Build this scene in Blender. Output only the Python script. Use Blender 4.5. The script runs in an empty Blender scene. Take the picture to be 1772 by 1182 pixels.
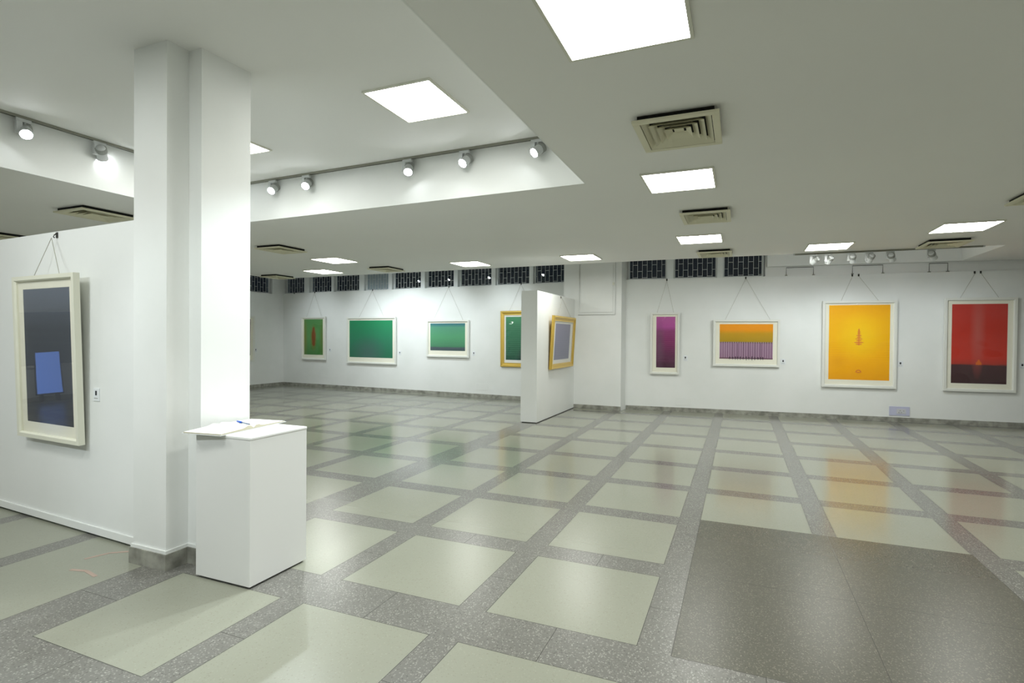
import bpy, bmesh, math, random
from mathutils import Vector, Matrix
random.seed(7)
C = bpy.context.scene.collection
SC = bpy.context.scene

# ------------------------------------------------------------------ camera
cam_d = bpy.data.cameras.new('camera'); cam = bpy.data.objects.new('camera', cam_d); C.objects.link(cam)
SC.camera = cam
cam_d.sensor_fit = 'HORIZONTAL'; cam_d.sensor_width = 36.0
cam_d.lens = 36.0 * 942.62 / 1772
cam_d.clip_start = 0.05; cam_d.clip_end = 200
YAW, PITCH, ROLL = -0.39603, -0.00817, 0.00737
cy, sy, cp, sp_ = math.cos(YAW), math.sin(YAW), math.cos(PITCH), math.sin(PITCH)
fw = Vector((sy*cp, cy*cp, sp_)); r0 = Vector((cy, -sy, 0)); u0 = r0.cross(fw)
cr, sr = math.cos(ROLL), math.sin(ROLL)
rt = r0*cr + u0*sr; up = -r0*sr + u0*cr
M = Matrix((rt, up, -fw)).transposed().to_4x4(); M.translation = Vector((0, 0, 1.5))
cam.matrix_world = M

# ------------------------------------------------------------------ world (night outside) and exposure
w = bpy.data.worlds.new('world'); SC.world = w; w.use_nodes = True
bgn = w.node_tree.nodes['Background']
bgn.inputs[0].default_value = (0.010, 0.014, 0.02, 1); bgn.inputs[1].default_value = 0.35
SC.view_settings.view_transform = 'Standard'; SC.view_settings.look = 'None'
SC.view_settings.exposure = 0.62; SC.view_settings.gamma = 1.0
SC.view_settings.use_curve_mapping = False

PANEL_L = 17.8      # luminance of the LED ceiling panels
PANEL_C = (0.985, 1.0, 0.95)
SPOT_C = (0.88, 0.965, 1.0)
SPOT_W = 1.0        # common factor on every spotlight

# ------------------------------------------------------------------ levels of the place (metres)
ZL, ZH = 2.90, 3.36           # false ceiling, slab
SILL = 2.75
LWA, LWB = Vector((-12.8, 12.6)), Vector((-3.3, 11.98))      # far wall, left stretch
RWA, RWB = Vector((-2.2, 11.5)), Vector((8.2, 12.3667))       # far wall, right stretch
PWA, PWB = Vector((-6.9, 2.677)), Vector((-3.6, 2.484))       # display wall beside the pillar

# ------------------------------------------------------------------ materials
def srgb(r, g, b):
    f = lambda c: (c/255/12.92) if c/255 <= .04045 else ((c/255+.055)/1.055)**2.4
    return (f(r), f(g), f(b), 1)
def mat(name, col, rough=.5, spec=.5, metal=0, bump=0, bscale=40, coat=0):
    m = bpy.data.materials.new(name); m.use_nodes = True
    nt = m.node_tree; b = nt.nodes['Principled BSDF']
    b.inputs['Base Color'].default_value = col
    b.inputs['Roughness'].default_value = rough
    b.inputs['Specular IOR Level'].default_value = spec
    b.inputs['Metallic'].default_value = metal
    b.inputs['Coat Weight'].default_value = coat
    if bump:
        tc = nt.nodes.new('ShaderNodeTexCoord'); n = nt.nodes.new('ShaderNodeTexNoise'); bp = nt.nodes.new('ShaderNodeBump')
        n.inputs['Scale'].default_value = bscale; n.inputs['Detail'].default_value = 4
        bp.inputs['Strength'].default_value = bump; bp.inputs['Distance'].default_value = .01
        nt.links.new(tc.outputs['Object'], n.inputs['Vector']); nt.links.new(n.outputs['Fac'], bp.inputs['Height'])
        nt.links.new(bp.outputs['Normal'], b.inputs['Normal'])
    return m
def noisy(name, c1, c2, scale, rough=.6, detail=5, bump=.1, lo=.35, hi=.65, spec=.4):
    m = mat(name, c1, rough, spec); nt = m.node_tree; b = nt.nodes['Principled BSDF']
    tc = nt.nodes.new('ShaderNodeTexCoord'); n = nt.nodes.new('ShaderNodeTexNoise'); r = nt.nodes.new('ShaderNodeValToRGB')
    n.inputs['Scale'].default_value = scale; n.inputs['Detail'].default_value = detail
    r.color_ramp.elements[0].position = lo; r.color_ramp.elements[0].color = c1
    r.color_ramp.elements[1].position = hi; r.color_ramp.elements[1].color = c2
    bp = nt.nodes.new('ShaderNodeBump'); bp.inputs['Strength'].default_value = bump; bp.inputs['Distance'].default_value = .01
    L = nt.links
    L.new(tc.outputs['Object'], n.inputs['Vector']); L.new(n.outputs['Fac'], r.inputs[0]); L.new(r.outputs[0], b.inputs['Base Color'])
    L.new(n.outputs['Fac'], bp.inputs['Height']); L.new(bp.outputs[0], b.inputs['Normal'])
    return m
def terrazzo(name, base, base2, chip, chip2, cscale, amount, rough):
    m = mat(name, base, rough, .5); nt = m.node_tree; b = nt.nodes['Principled BSDF']; L = nt.links; N = nt.nodes.new; b.inputs['IOR'].default_value = 1.42
    tc = N('ShaderNodeTexCoord')
    n1 = N('ShaderNodeTexNoise'); n1.inputs['Scale'].default_value = .9; n1.inputs['Detail'].default_value = 2
    mx = N('ShaderNodeMix'); mx.data_type = 'RGBA'; mx.inputs[6].default_value = base; mx.inputs[7].default_value = base2
    rr = N('ShaderNodeMapRange'); rr.inputs[1].default_value = .2; rr.inputs[2].default_value = .8
    L.new(tc.outputs['Object'], n1.inputs['Vector']); L.new(n1.outputs['Fac'], rr.inputs[0]); L.new(rr.outputs[0], mx.inputs[0])
    v = N('ShaderNodeTexVoronoi'); v.inputs['Scale'].default_value = cscale
    L.new(tc.outputs['Object'], v.inputs['Vector'])
    sx = N('ShaderNodeSeparateColor'); L.new(v.outputs['Color'], sx.inputs[0])
    th = N('ShaderNodeMath'); th.operation = 'LESS_THAN'; th.inputs[1].default_value = amount; L.new(sx.outputs[0], th.inputs[0])
    dd = N('ShaderNodeMath'); dd.operation = 'LESS_THAN'; dd.inputs[1].default_value = .42; L.new(v.outputs['Distance'], dd.inputs[0])
    mu = N('ShaderNodeMath'); mu.operation = 'MULTIPLY'; L.new(th.outputs[0], mu.inputs[0]); L.new(dd.outputs[0], mu.inputs[1])
    cc = N('ShaderNodeMix'); cc.data_type = 'RGBA'; cc.inputs[6].default_value = chip; cc.inputs[7].default_value = chip2
    L.new(sx.outputs[1], cc.inputs[0])
    m2 = N('ShaderNodeMix'); m2.data_type = 'RGBA'; L.new(mu.outputs[0], m2.inputs[0]); L.new(mx.outputs[2], m2.inputs[6]); L.new(cc.outputs[2], m2.inputs[7])
    L.new(m2.outputs[2], b.inputs['Base Color'])
    # roughness graded by depth: dulls ceiling-light reflections near the camera, sharpens picture reflections beyond
    sp3 = N('ShaderNodeSeparateXYZ'); L.new(tc.outputs['Object'], sp3.inputs[0])
    r2 = N('ShaderNodeMapRange'); r2.interpolation_type = 'SMOOTHSTEP'
    r2.inputs[1].default_value = 3.6; r2.inputs[2].default_value = 5.6; r2.inputs[3].default_value = rough*1.12; r2.inputs[4].default_value = rough*.62
    L.new(sp3.outputs['Y'], r2.inputs[0]); L.new(r2.outputs[0], b.inputs['Roughness'])
    return m
def emis(name, col, s):
    m = bpy.data.materials.new(name); m.use_nodes = True; nt = m.node_tree
    nt.nodes.remove(nt.nodes['Principled BSDF']); e = nt.nodes.new('ShaderNodeEmission')
    e.inputs[0].default_value = (*col, 1); e.inputs[1].default_value = s
    nt.links.new(e.outputs[0], nt.nodes['Material Output'].inputs[0]); return m
def glassy(name, ior=1.5, rough=.0, tint=(1, 1, 1, 1), wave=0, wscale=2.0):
    m = bpy.data.materials.new(name); m.use_nodes = True; nt = m.node_tree; L = nt.links; N = nt.nodes.new
    nt.nodes.remove(nt.nodes['Principled BSDF'])
    ge = N('ShaderNodeNewGeometry'); dt = N('ShaderNodeVectorMath'); dt.operation = 'DOT_PRODUCT'
    L.new(ge.outputs['Incoming'], dt.inputs[0]); L.new(ge.outputs['Normal'], dt.inputs[1])
    def mth(op, a, b=None, c=None):
        n = N('ShaderNodeMath'); n.operation = op
        for i, v in enumerate((a, b, c)):
            if v is None: continue
            if isinstance(v, (int, float)): n.inputs[i].default_value = v
            else: L.new(v, n.inputs[i])
        return n
    f0 = ((ior-1)/(ior+1))**2
    ab = mth('ABSOLUTE', dt.outputs['Value']); om = mth('SUBTRACT', 1.0, ab.outputs[0]); pw = mth('POWER', om.outputs[0], 5.0)
    fr = mth('MULTIPLY_ADD', pw.outputs[0], 1-f0, f0)
    t = N('ShaderNodeBsdfTransparent'); t.inputs[0].default_value = tint
    g = N('ShaderNodeBsdfGlossy'); g.inputs['Roughness'].default_value = rough
    mx = N('ShaderNodeMixShader'); L.new(fr.outputs[0], mx.inputs[0]); L.new(t.outputs[0], mx.inputs[1]); L.new(g.outputs[0], mx.inputs[2])
    L.new(mx.outputs[0], nt.nodes['Material Output'].inputs[0])
    if wave:
        tc = N('ShaderNodeTexCoord'); n = N('ShaderNodeTexNoise'); n.inputs['Scale'].default_value = wscale; n.inputs['Detail'].default_value = 0
        bp = N('ShaderNodeBump'); bp.inputs['Strength'].default_value = 1; bp.inputs['Distance'].default_value = wave
        L.new(tc.outputs['Object'], n.inputs['Vector']); L.new(n.outputs['Fac'], bp.inputs['Height']); L.new(bp.outputs[0], g.inputs['Normal'])
    return m
def ramp_print(name, stops, size, axis='Z', stripes=None, extra=None, rough=.6):
    """printed picture: colours along its height, optional fine bands; object coordinates, origin at its bottom middle"""
    m = mat(name, stops[0][1], rough, .3); nt = m.node_tree; b = nt.nodes['Principled BSDF']; L = nt.links; N = nt.nodes.new
    tc = N('ShaderNodeTexCoord'); s = N('ShaderNodeSeparateXYZ'); L.new(tc.outputs['Object'], s.inputs[0])
    d = N('ShaderNodeMath'); d.operation = 'DIVIDE'; d.inputs[1].default_value = size; L.new(s.outputs[axis], d.inputs[0])
    n = N('ShaderNodeTexNoise'); n.inputs['Scale'].default_value = 3; n.inputs['Detail'].default_value = 3
    mp = N('ShaderNodeMapping'); mp.inputs['Scale'].default_value = (.6, 1, 3); L.new(tc.outputs['Object'], mp.inputs[0]); L.new(mp.outputs[0], n.inputs['Vector'])
    o = N('ShaderNodeMath'); o.operation = 'MULTIPLY_ADD'; o.inputs[1].default_value = .06; L.new(n.outputs['Fac'], o.inputs[0]); L.new(d.outputs[0], o.inputs[2])
    o2 = N('ShaderNodeMath'); o2.operation = 'SUBTRACT'; o2.inputs[1].default_value = .03; L.new(o.outputs[0], o2.inputs[0])
    r = N('ShaderNodeValToRGB'); L.new(o2.outputs[0], r.inputs[0])
    el = r.color_ramp.elements
    while len(el) < len(stops): el.new(.5)
    for e, (p, c) in zip(el, stops): e.position = p; e.color = c
    out = r.outputs[0]
    if stripes:            # (axis, waves per metre, colour, strength, low, high)
        ax, k, col, st, lo, hi = stripes
        wv = N('ShaderNodeTexWave'); wv.bands_direction = ax; wv.inputs['Scale'].default_value = k*.0785
        wv.inputs['Distortion'].default_value = 1.2 if ax == 'Z' else .5; wv.inputs['Detail'].default_value = 2; wv.inputs['Detail Scale'].default_value = 2
        L.new(tc.outputs['Object'], wv.inputs['Vector'])
        a = N('ShaderNodeMath'); a.operation = 'GREATER_THAN'; a.inputs[1].default_value = lo; L.new(d.outputs[0], a.inputs[0])
        a2 = N('ShaderNodeMath'); a2.operation = 'LESS_THAN'; a2.inputs[1].default_value = hi; L.new(d.outputs[0], a2.inputs[0])
        q = N('ShaderNodeMath'); q.operation = 'MULTIPLY'; L.new(a.outputs[0], q.inputs[0]); L.new(a2.outputs[0], q.inputs[1])
        p = N('ShaderNodeMath'); p.operation = 'POWER'; p.inputs[1].default_value = 2.5; L.new(wv.outputs['Fac'], p.inputs[0])
        q2 = N('ShaderNodeMath'); q2.operation = 'MULTIPLY'; L.new(q.outputs[0], q2.inputs[0]); L.new(p.outputs[0], q2.inputs[1])
        q3 = N('ShaderNodeMath'); q3.operation = 'MULTIPLY'; q3.inputs[1].default_value = st; L.new(q2.outputs[0], q3.inputs[0])
        mx = N('ShaderNodeMix'); mx.data_type = 'RGBA'; L.new(q3.outputs[0], mx.inputs[0]); L.new(out, mx.inputs[6]); mx.inputs[7].default_value = col
        out = mx.outputs[2]
    if extra:              # soft round patch (x, z, radius x, radius z, colour, strength)
        for (x, z, rx, rz, col, st) in extra:
            mp2 = N('ShaderNodeMapping'); mp2.vector_type = 'TEXTURE'; mp2.inputs['Location'].default_value = (x, 0, z); mp2.inputs['Scale'].default_value = (rx, 1, rz)
            L.new(tc.outputs['Object'], mp2.inputs[0])
            gr = N('ShaderNodeTexGradient'); gr.gradient_type = 'SPHERICAL'; L.new(mp2.outputs[0], gr.inputs[0])
            k = N('ShaderNodeMath'); k.operation = 'MULTIPLY'; k.inputs[1].default_value = st; k.use_clamp = True; L.new(gr.outputs['Fac'], k.inputs[0])
            mx = N('ShaderNodeMix'); mx.data_type = 'RGBA'; L.new(k.outputs[0], mx.inputs[0]); L.new(out, mx.inputs[6]); mx.inputs[7].default_value = col
            out = mx.outputs[2]
    L.new(out, b.inputs['Base Color']); return m

WALL = noisy('white_wall_paint', (.80, .82, .80, 1), (.84, .855, .84, 1), 1.6, .55, 4, .12, spec=.25)
CEIL = noisy('ceiling_paint', (.86, .865, .85, 1), (.875, .88, .86, 1), .8, .7, 3, .08, spec=.2)
PANELP = noisy('panel_paint', (.80, .82, .80, 1), (.84, .855, .84, 1), 1.1, .45, 4, .06, spec=.35)
TILE = terrazzo('pale_terrazzo', srgb(145, 148, 134), srgb(152, 154, 140), srgb(159, 160, 147), srgb(138, 138, 123), 110, .4, .25)
GREY = terrazzo('grey_terrazzo', srgb(112, 112, 107), srgb(120, 119, 114), srgb(164, 164, 156), srgb(84, 83, 79), 105, .85, .255)
DARK = terrazzo('dark_terrazzo', srgb(84, 84, 75), srgb(93, 91, 80), srgb(130, 128, 114), srgb(70, 68, 59), 120, .8, .28)
JOINT = mat('floor_joint', srgb(52, 51, 45), .4)
STONE = noisy('stone_skirting', srgb(122, 122, 114), srgb(168, 168, 158), 9, .6, 6, .3)
GLASSW = glassy('window_glass', 1.5, .01, (.75, .8, .85, 1))
GLASSP = glassy('picture_glass', 1.45, .02, (1, 1, 1, 1), .035, 2.6)
GLASSB = glassy('clear_picture_glass', 1.55, .015, (1, 1, 1, 1), .001, 2.0)
GRILLE = mat('grey_iron_grille', srgb(205, 208, 206), .5)
MULL = mat('grey_window_paint', srgb(226, 230, 230), .5)
FROST = mat('frosted_pane', srgb(150, 165, 172), .4)
FRAMEW = mat('white_frame_lacquer', (.80, .81, .76, 1), .35)
FRAMEC = mat('cream_frame', (.78, .78, .66, 1), .4)
MATB = mat('cream_mat_board', (.88, .865, .74, 1), .8, .2)
MATW = mat('white_mat_board', (.84, .84, .80, 1), .8, .2)
GOLD = mat('gold_frame', (.66, .44, .09, 1), .32, .5, .55)
GOLD2 = mat('gold_frame_bright', (.85, .62, .16, 1), .3, .5, .6)
WIRE = mat('hanging_cord', srgb(166, 164, 152), .6)
HOOKM = mat('dark_hook', srgb(52, 52, 46), .5, .5, .3)
VENTM = mat('cream_vent_enamel', srgb(222, 219, 194), .5)
BLACK = mat('dark_void', srgb(22, 22, 20), .9)
TRACKM = mat('track_aluminium', srgb(140, 140, 128), .45, .5, .2)
TRACKD = mat('track_slot', srgb(60, 60, 52), .6)
SPOTM = mat('white_spot_housing', (.58, .60, .60, 1), .4)
SPOTG = mat('grey_spot_fins', srgb(150, 153, 148), .5)
LENS = emis('spot_lens', (.93, .97, 1), 40)
LEDM = emis('led_diffuser', PANEL_C, PANEL_L)
TRIMM = mat('panel_trim', srgb(224, 224, 212), .5)
PEDM = mat('pedestal_lacquer', (.80, .81, .80, 1), .4, .4, bump=.05, bscale=8)
PAPER = mat('paper', (.76, .755, .72, 1), .8, .2)
PAPERE = mat('paper_edges', (.50, .47, .36, 1), .8, .2)
COVER = mat('book_cover', srgb(205, 208, 210), .5)
BLUE = mat('blue_plastic', srgb(30, 90, 200), .35)
BLACKP = mat('black_plastic', srgb(30, 30, 32), .4)
LILAC = mat('lilac_plate', srgb(196, 198, 222), .4)
PLUGM = mat('socket_face', srgb(205, 206, 212), .4)
CARD = mat('white_card', (.80, .83, .85, 1), .6)
INK = mat('dark_ink', srgb(45, 48, 55), .6)
PINK = mat('pink_chalk', srgb(180, 160, 148), .8)
BLUEP = mat('blue_poster', srgb(50, 90, 205), .5)
SHUT = mat('dark_shutter', srgb(40, 42, 46), .5)

# ------------------------------------------------------------------ mesh helper
class MB:
    def __init__(s): s.bm = bmesh.new(); s.mats = []
    def mi(s, m):
        if m not in s.mats: s.mats.append(m)
        return s.mats.index(m)
    def box(s, a, b, m, bev=0):
        x0, y0, z0 = a; x1, y1, z1 = b; k = s.mi(m)
        vs = [s.bm.verts.new(p) for p in ((x0,y0,z0),(x1,y0,z0),(x1,y1,z0),(x0,y1,z0),(x0,y0,z1),(x1,y0,z1),(x1,y1,z1),(x0,y1,z1))]
        fs = [s.bm.faces.new([vs[i] for i in q]) for q in ((3,2,1,0),(4,5,6,7),(0,1,5,4),(1,2,6,5),(2,3,7,6),(3,0,4,7))]
        for f in fs: f.material_index = k
        if bev:
            es = list({e for f in fs for e in f.edges})
            r = bmesh.ops.bevel(s.bm, geom=es, offset=bev, segments=2, affect='EDGES', profile=.6)
            for f in r['faces']: f.material_index = k
        return s
    def prism(s, pts, z0, z1, m):
        """vertical prism over a counter-clockwise ground outline"""
        k = s.mi(m); n = len(pts)
        a = [s.bm.verts.new((p[0], p[1], z0)) for p in pts]; b = [s.bm.verts.new((p[0], p[1], z1)) for p in pts]
        fs = [s.bm.faces.new(a[::-1]), s.bm.faces.new(b)] + [s.bm.faces.new((a[i], a[(i+1) % n], b[(i+1) % n], b[i])) for i in range(n)]
        for f in fs: f.material_index = k
        return s
    def tube(s, pts, r, m, seg=8, caps=True):
        k = s.mi(m); pts = [Vector(p) for p in pts]; rings = []
        rs = r if isinstance(r, (list, tuple)) else [r]*len(pts)
        for i, p in enumerate(pts):
            t = (pts[min(i+1, len(pts)-1)] - pts[max(i-1, 0)])
            if t.length < 1e-9: t = Vector((0, 0, 1))
            q = t.to_track_quat('Z', 'Y')
            rings.append([s.bm.verts.new(p + q @ Vector((rs[i]*math.cos(2*math.pi*j/seg), rs[i]*math.sin(2*math.pi*j/seg), 0))) for j in range(seg)])
        for a, b in zip(rings, rings[1:]):
            for j in range(seg):
                f = s.bm.faces.new((a[j], a[(j+1) % seg], b[(j+1) % seg], b[j])); f.material_index = k; f.smooth = seg > 6
        if caps:
            f = s.bm.faces.new(rings[0][::-1]); f.material_index = k
            f = s.bm.faces.new(rings[-1]); f.material_index = k
        return s
    def lathe(s, prof, m, seg=24, ax='Z'):
        """profile of (radius, height) turned round Z"""
        k = s.mi(m) if not isinstance(m, list) else None
        rings = []
        for r, h in prof:
            rings.append([s.bm.verts.new((max(r, 1e-4)*math.cos(2*math.pi*j/seg), max(r, 1e-4)*math.sin(2*math.pi*j/seg), h)) for j in range(seg)])
        for a, b in zip(rings, rings[1:]):
            for j in range(seg):
                f = s.bm.faces.new((a[j], a[(j+1) % seg], b[(j+1) % seg], b[j])); f.material_index = k; f.smooth = True
        f = s.bm.faces.new(rings[0][::-1]); f.material_index = k
        f = s.bm.faces.new(rings[-1]); f.material_index = k
        return s
    def quad(s, pts, m):
        f = s.bm.faces.new([s.bm.verts.new(p) for p in pts]); f.material_index = s.mi(m); return s
    def mesh(s, name, keep=False):
        if not keep: bmesh.ops.recalc_face_normals(s.bm, faces=s.bm.faces)
        me = bpy.data.meshes.new(name); s.bm.to_mesh(me); s.bm.free()
        for m in s.mats: me.materials.append(m)
        return me
    def build(s, name, parent=None, keep=False, **kw):
        return add(name, s.mesh(name, keep), parent, **kw)
def add(name, me, parent=None, loc=None, rot=None, label=None, kind=None):
    o = bpy.data.objects.new(name, me); C.objects.link(o)
    if parent: o.parent = parent
    if loc: o.location = loc
    if rot: o.rotation_euler = rot
    if label: o['label'] = label
    if kind: o['kind'] = kind
    return o
def tag(o, label, cat, group=None):
    o['label'] = label; o['category'] = cat
    if group: o['group'] = group
    return o
def thing(name, label, cat, loc=(0, 0, 0), rz=0, group=None):
    o = bpy.data.objects.new(name, None); C.objects.link(o); o.empty_display_size = .1
    o.location = loc; o.rotation_euler = (0, 0, rz); return tag(o, label, cat, group)
def struct(o): o['kind'] = 'structure'; return o
def copy_tree(o, parent=None):
    c = o.copy(); C.objects.link(c)
    if parent: c.parent = parent
    for ch in list(o.children): copy_tree(ch, c)
    return c
def along(A, B, u, out=0):
    d = (B-A).normalized(); n = Vector((d.y, -d.x)); p = A + d*u + n*out; return p
def ang(A, B): d = B-A; return math.atan2(d.y, d.x)

# ------------------------------------------------------------------ floor: pale terrazzo squares in a grey grid
def floor():
    J = .0035
    PX, PY, TX, TY = .978, 1.0361, .8107, .8266
    X0, Y0 = -1.261, 2.6806
    cols = []
    for i in range(-2, 10): a = X0+i*PX; cols.append((a, a+TX, i))
    for i in range(1, 11): b = -3.55-(i-1)*PX; cols.append((b-TX, b, -2-i))
    rows = []
    for j in range(0, 10): a = Y0+j*PY; rows.append((a, a+TY, j))
    rows.append((1.569, 2.358, -1))
    for j in range(1, 6): b = 1.24-(j-1)*1.0; rows.append((b-.8, b, -1-j))
    def breaks(spans, lo, hi, extra):
        ev = {lo, hi}
        for a, b, _ in spans:
            for v in (a-J, a, b, b+J): ev.add(min(max(v, lo), hi))
            ev.add(min(max((a+b)/2-J/2, lo), hi)); ev.add(min(max((a+b)/2+J/2, lo), hi))
        for v in extra: ev.add(v-J/2); ev.add(v+J/2)
        return sorted(ev)
    XJ = [-.284, .628, 1.52]; YJ = [2.652, 3.625, 4.66]
    xb = breaks(cols, -12.95, 8.3, XJ); yb = breaks(rows, -4.1, 13.0, YJ)
    def loc(v, spans):
        for a, b, i in spans:
            if a-1e-6 < v < b+1e-6: return ('t', i, abs(v-(a+b)/2) < J/2)
            if a-J-1e-6 < v < b+J+1e-6: return ('j', i, False)
        return ('s', None, False)
    bm = bmesh.new(); mats = [TILE, GREY, DARK, JOINT]
    V = {}
    def vert(i, j):
        if (i, j) not in V: V[(i, j)] = bm.verts.new((xb[i], yb[j], 0))
        return V[(i, j)]
    for i in range(len(xb)-1):
        if xb[i+1]-xb[i] < 1e-5: continue
        x = (xb[i]+xb[i+1])/2; cx = loc(x, cols)
        for j in range(len(yb)-1):
            if yb[j+1]-yb[j] < 1e-5: continue
            y = (yb[j]+yb[j+1])/2; ry = loc(y, rows)
            dark = -.2865 < x < 1.52 and 2.652 < y < 4.753-.0
            if dark:
                k = 2
                if any(abs(x-v) < J/2 for v in XJ) or any(abs(y-v) < J/2 for v in YJ[:2]): k = 3
            else:
                if cx[0] == 't' and (ry[0] == 't' or (x < -3.5 and 2.35 < y < 2.69)): k = 0
                elif (cx[0] in 'tj' and ry[0] in 'tj'): k = 3
                elif cx[0] == 's' and ry[0] == 't' and ry[2]: k = 3
                elif ry[0] == 's' and cx[0] == 't' and cx[2]: k = 3
                else: k = 1
                if (abs(x+.284) < J/2 or abs(x-1.52) < J/2) and 2.652 < y < 4.6: k = 3
                if abs(y-2.652) < J/2 and -.284 < x < 1.52: k = 3
            f = bm.faces.new((vert(i, j), vert(i+1, j), vert(i+1, j+1), vert(i, j+1))); f.material_index = k
    me = bpy.data.meshes.new('floor'); bm.to_mesh(me); bm.free()
    for m in mats: me.materials.append(m)
    return struct(add('floor', me))
floor()

# ------------------------------------------------------------------ ceilings
REC = [(-5.80, -1.2), (-1.303, -1.2), (-1.303, 4.84), (-5.74, 4.99)]      # the raised bay, counter-clockwise
struct(MB().box((-13.1, -4.3, ZH), (8.5, 13.3, ZH+.2), CEIL).build('ceiling'))
m = MB()
m.prism([(-10.6, -4), REC[0], REC[3], (-10.6, 10.25)], ZL, ZH, CEIL)
m.prism([REC[3], REC[2], (-1.303, 10.02), (-10.6, 10.25)], ZL, ZH, CEIL)
m.prism([REC[1], (8.2, -4), (8.2, 10.15), (3.58, 10.15), (-1.303, 10.02), REC[2]], ZL, ZH, CEIL)
m.prism([(-10.6, -4), (8.2, -4), REC[1], REC[0]], ZL, ZH, CEIL)
m.prism([(3.58, 10.15), (8.2, 10.15), (8.2, 12.36), (3.58, 11.99)], ZL, ZH, CEIL)
low = struct(m.build('ceiling'))
low.name = 'ceiling_soffit'
# white painted faces of the bay
m = MB(); e = .012
def face_strip(a, b, off):
    a, b = Vector(a), Vector(b); d = (b-a).normalized(); n = Vector((-d.y, d.x))*off
    m.prism([tuple(a), tuple(b), tuple(b+n), tuple(a+n)], ZL, ZH-.001, WALL)
face_strip(REC[2], REC[3], e); face_strip(REC[3], REC[0], e); face_strip(REC[1], REC[2], e); face_strip(REC[0], REC[1], e)
struct(m.build('trim_1'))

# ------------------------------------------------------------------ walls
def wall_seg(name, A, B, z0, z1, th, material=WALL):
    d = (B-A).normalized(); n = Vector((-d.y, d.x))*th
    return struct(MB().prism([tuple(A), tuple(B), tuple(B+n), tuple(A+n)], z0, z1, material).build(name))
wall_seg('wall_far_left', LWA, LWB, 0, SILL+.01, .25)
wall_seg('wall_far_right', RWA-(RWB-RWA).normalized()*.12, RWB, 0, SILL-.03, .25)
V2 = lambda x, y: Vector((x, y))
wall_seg('wall_left', V2(-12.8, -4), V2(-12.8, 12.62), 0, SILL-.02, .25)
wall_seg('wall_left', V2(-12.8, -4), V2(-12.8, 10.2), SILL-.02, ZH, .25).name = 'wall_left_upper'
wall_seg('wall_near', V2(8.2, -4), V2(-12.8, -4), 0, ZH, .2)
wall_seg('wall_right', V2(8.2, 12.5), V2(8.2, -4), 0, ZH, .2)
# corner post between the two window bands, and end of left wall band
struct(MB().box((-13.05, 12.17, SILL-.02), (-12.8, 12.86, ZH), WALL).build('wall_corner_post'))
# column against the far wall, with its skirting
struct(MB().prism([(-3.49, 11.21), (-2.25, 11.2), (-2.19, 11.75), (-3.49, 12.3)], 0, ZH, WALL).build('wall_column'))
# upper wall right of the windows: strip above the display panels, bulkhead, and conduits
A, B = RWA, RWB
uA = 2.66
p0, p1 = along(A, B, uA, -.06), along(A, B, 10.3, -.06)
wall_seg('wall_far_upper', p0, p1, SILL-.03, ZH, .19, CEIL)
p0, p1 = along(A, B, uA+.02, .10), along(A, B, 5.80, .10)
wall_seg('trim_2', p0, p1, ZL, ZH, .155)

# skirting of grey stone
def skirt(name, pts, h=.085, t=.018):
    m = MB()
    for a, b in zip(pts, pts[1:]):
        a, b = Vector(a), Vector(b); d = (b-a).normalized(); n = Vector((d.y, -d.x))*t
        m.prism([tuple(a+n), tuple(b+n+d*t*.0), tuple(b), tuple(a)], 0, h, STONE)
    return struct(m.build(name))
skirt('baseboard_far_left', [tuple(LWA), tuple(LWB)])
skirt('baseboard_left', [(-12.8, -4), (-12.8, 12.58)])
skirt('baseboard_column', [(-3.49, 11.21), (-2.25, 11.2)])
skirt('baseboard_far_right', [tuple(RWA), tuple(RWB)])
skirt('baseboard_right', [(8.2, 12.3), (8.2, -4)])

# ------------------------------------------------------------------ high windows with iron grilles
def window(n, A, B, u0, u1, z0, z1, frost=False):
    """u0..u1 clear opening along the wall line; local x along the wall, y out of the room"""
    p = along(A, B, u0, 0); rz = ang(A, B); W = u1-u0; H = z1-z0
    root = bpy.data.objects.new('window_%d' % n, None); C.objects.link(root); root.location = (p.x, p.y, z0); root.rotation_euler = (0, 0, rz); struct(root)
    f = .028; m = MB(); y0, y1 = .10, .15
    m.box((0, y0, 0), (W, y1, f), MULL); m.box((0, y0, f), (f, y1, H), MULL); m.box((W-f, y0, f), (W, y1, H), MULL)
    m.build('window_frame', root)
    MB().box((f, .122, f), (W-f, .126, H), FROST if frost else GLASSW).build('pane', root)
    g = MB(); yb0, yb1 = .030, .040; k = max(5, int(round(W/.098))); s = W/k
    for i in range(k+1):
        x = i*s; g.box((x-.0032, yb0, 0.005), (x+.0032, yb1, H), GRILLE)
    for i in range(k):
        for z in ((.04, .30, .56) if i % 2 else (.17, .43, .69)):
            if z < H: g.box((i*s+.0035, yb0, z-.0035), ((i+1)*s-.0035, yb1, z+.0035), GRILLE)
    g.build('grille', root)
def posts(name, A, B, spans, z0, z1):
    m = MB()
    for a, b in spans:
        d = (B-A).normalized(); n = Vector((-d.y, d.x)); p, q = A+d*a+n*.004, A+d*b+n*.004
        m.prism([tuple(p), tuple(q), tuple(q+n*.18), tuple(p+n*.18)], z0, z1, MULL)
    struct(m.build(name))
LS = [(.02, .85), (1.06, 1.93), (2.02, 2.97), (3.15, 4.0), (4.12, 5.07), (5.2, 6.09), (6.21, 7.18), (7.29, 8.2), (8.3, 9.2)]
for i, (a, b) in enumerate(LS): window(i+1, LWA, LWB, a, b, SILL+.012, ZH-.002, i == 3)
posts('trim_3', LWA, LWB, [(LS[i][1], LS[i+1][0]) for i in range(8)], SILL+.01, ZH)
RS = [(.02, .80), (.94, 1.775), (1.89, 2.63)]
for i, (a, b) in enumerate(RS): window(i+10, RWA, RWB, a, b, SILL-.028, ZH-.002)
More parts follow.
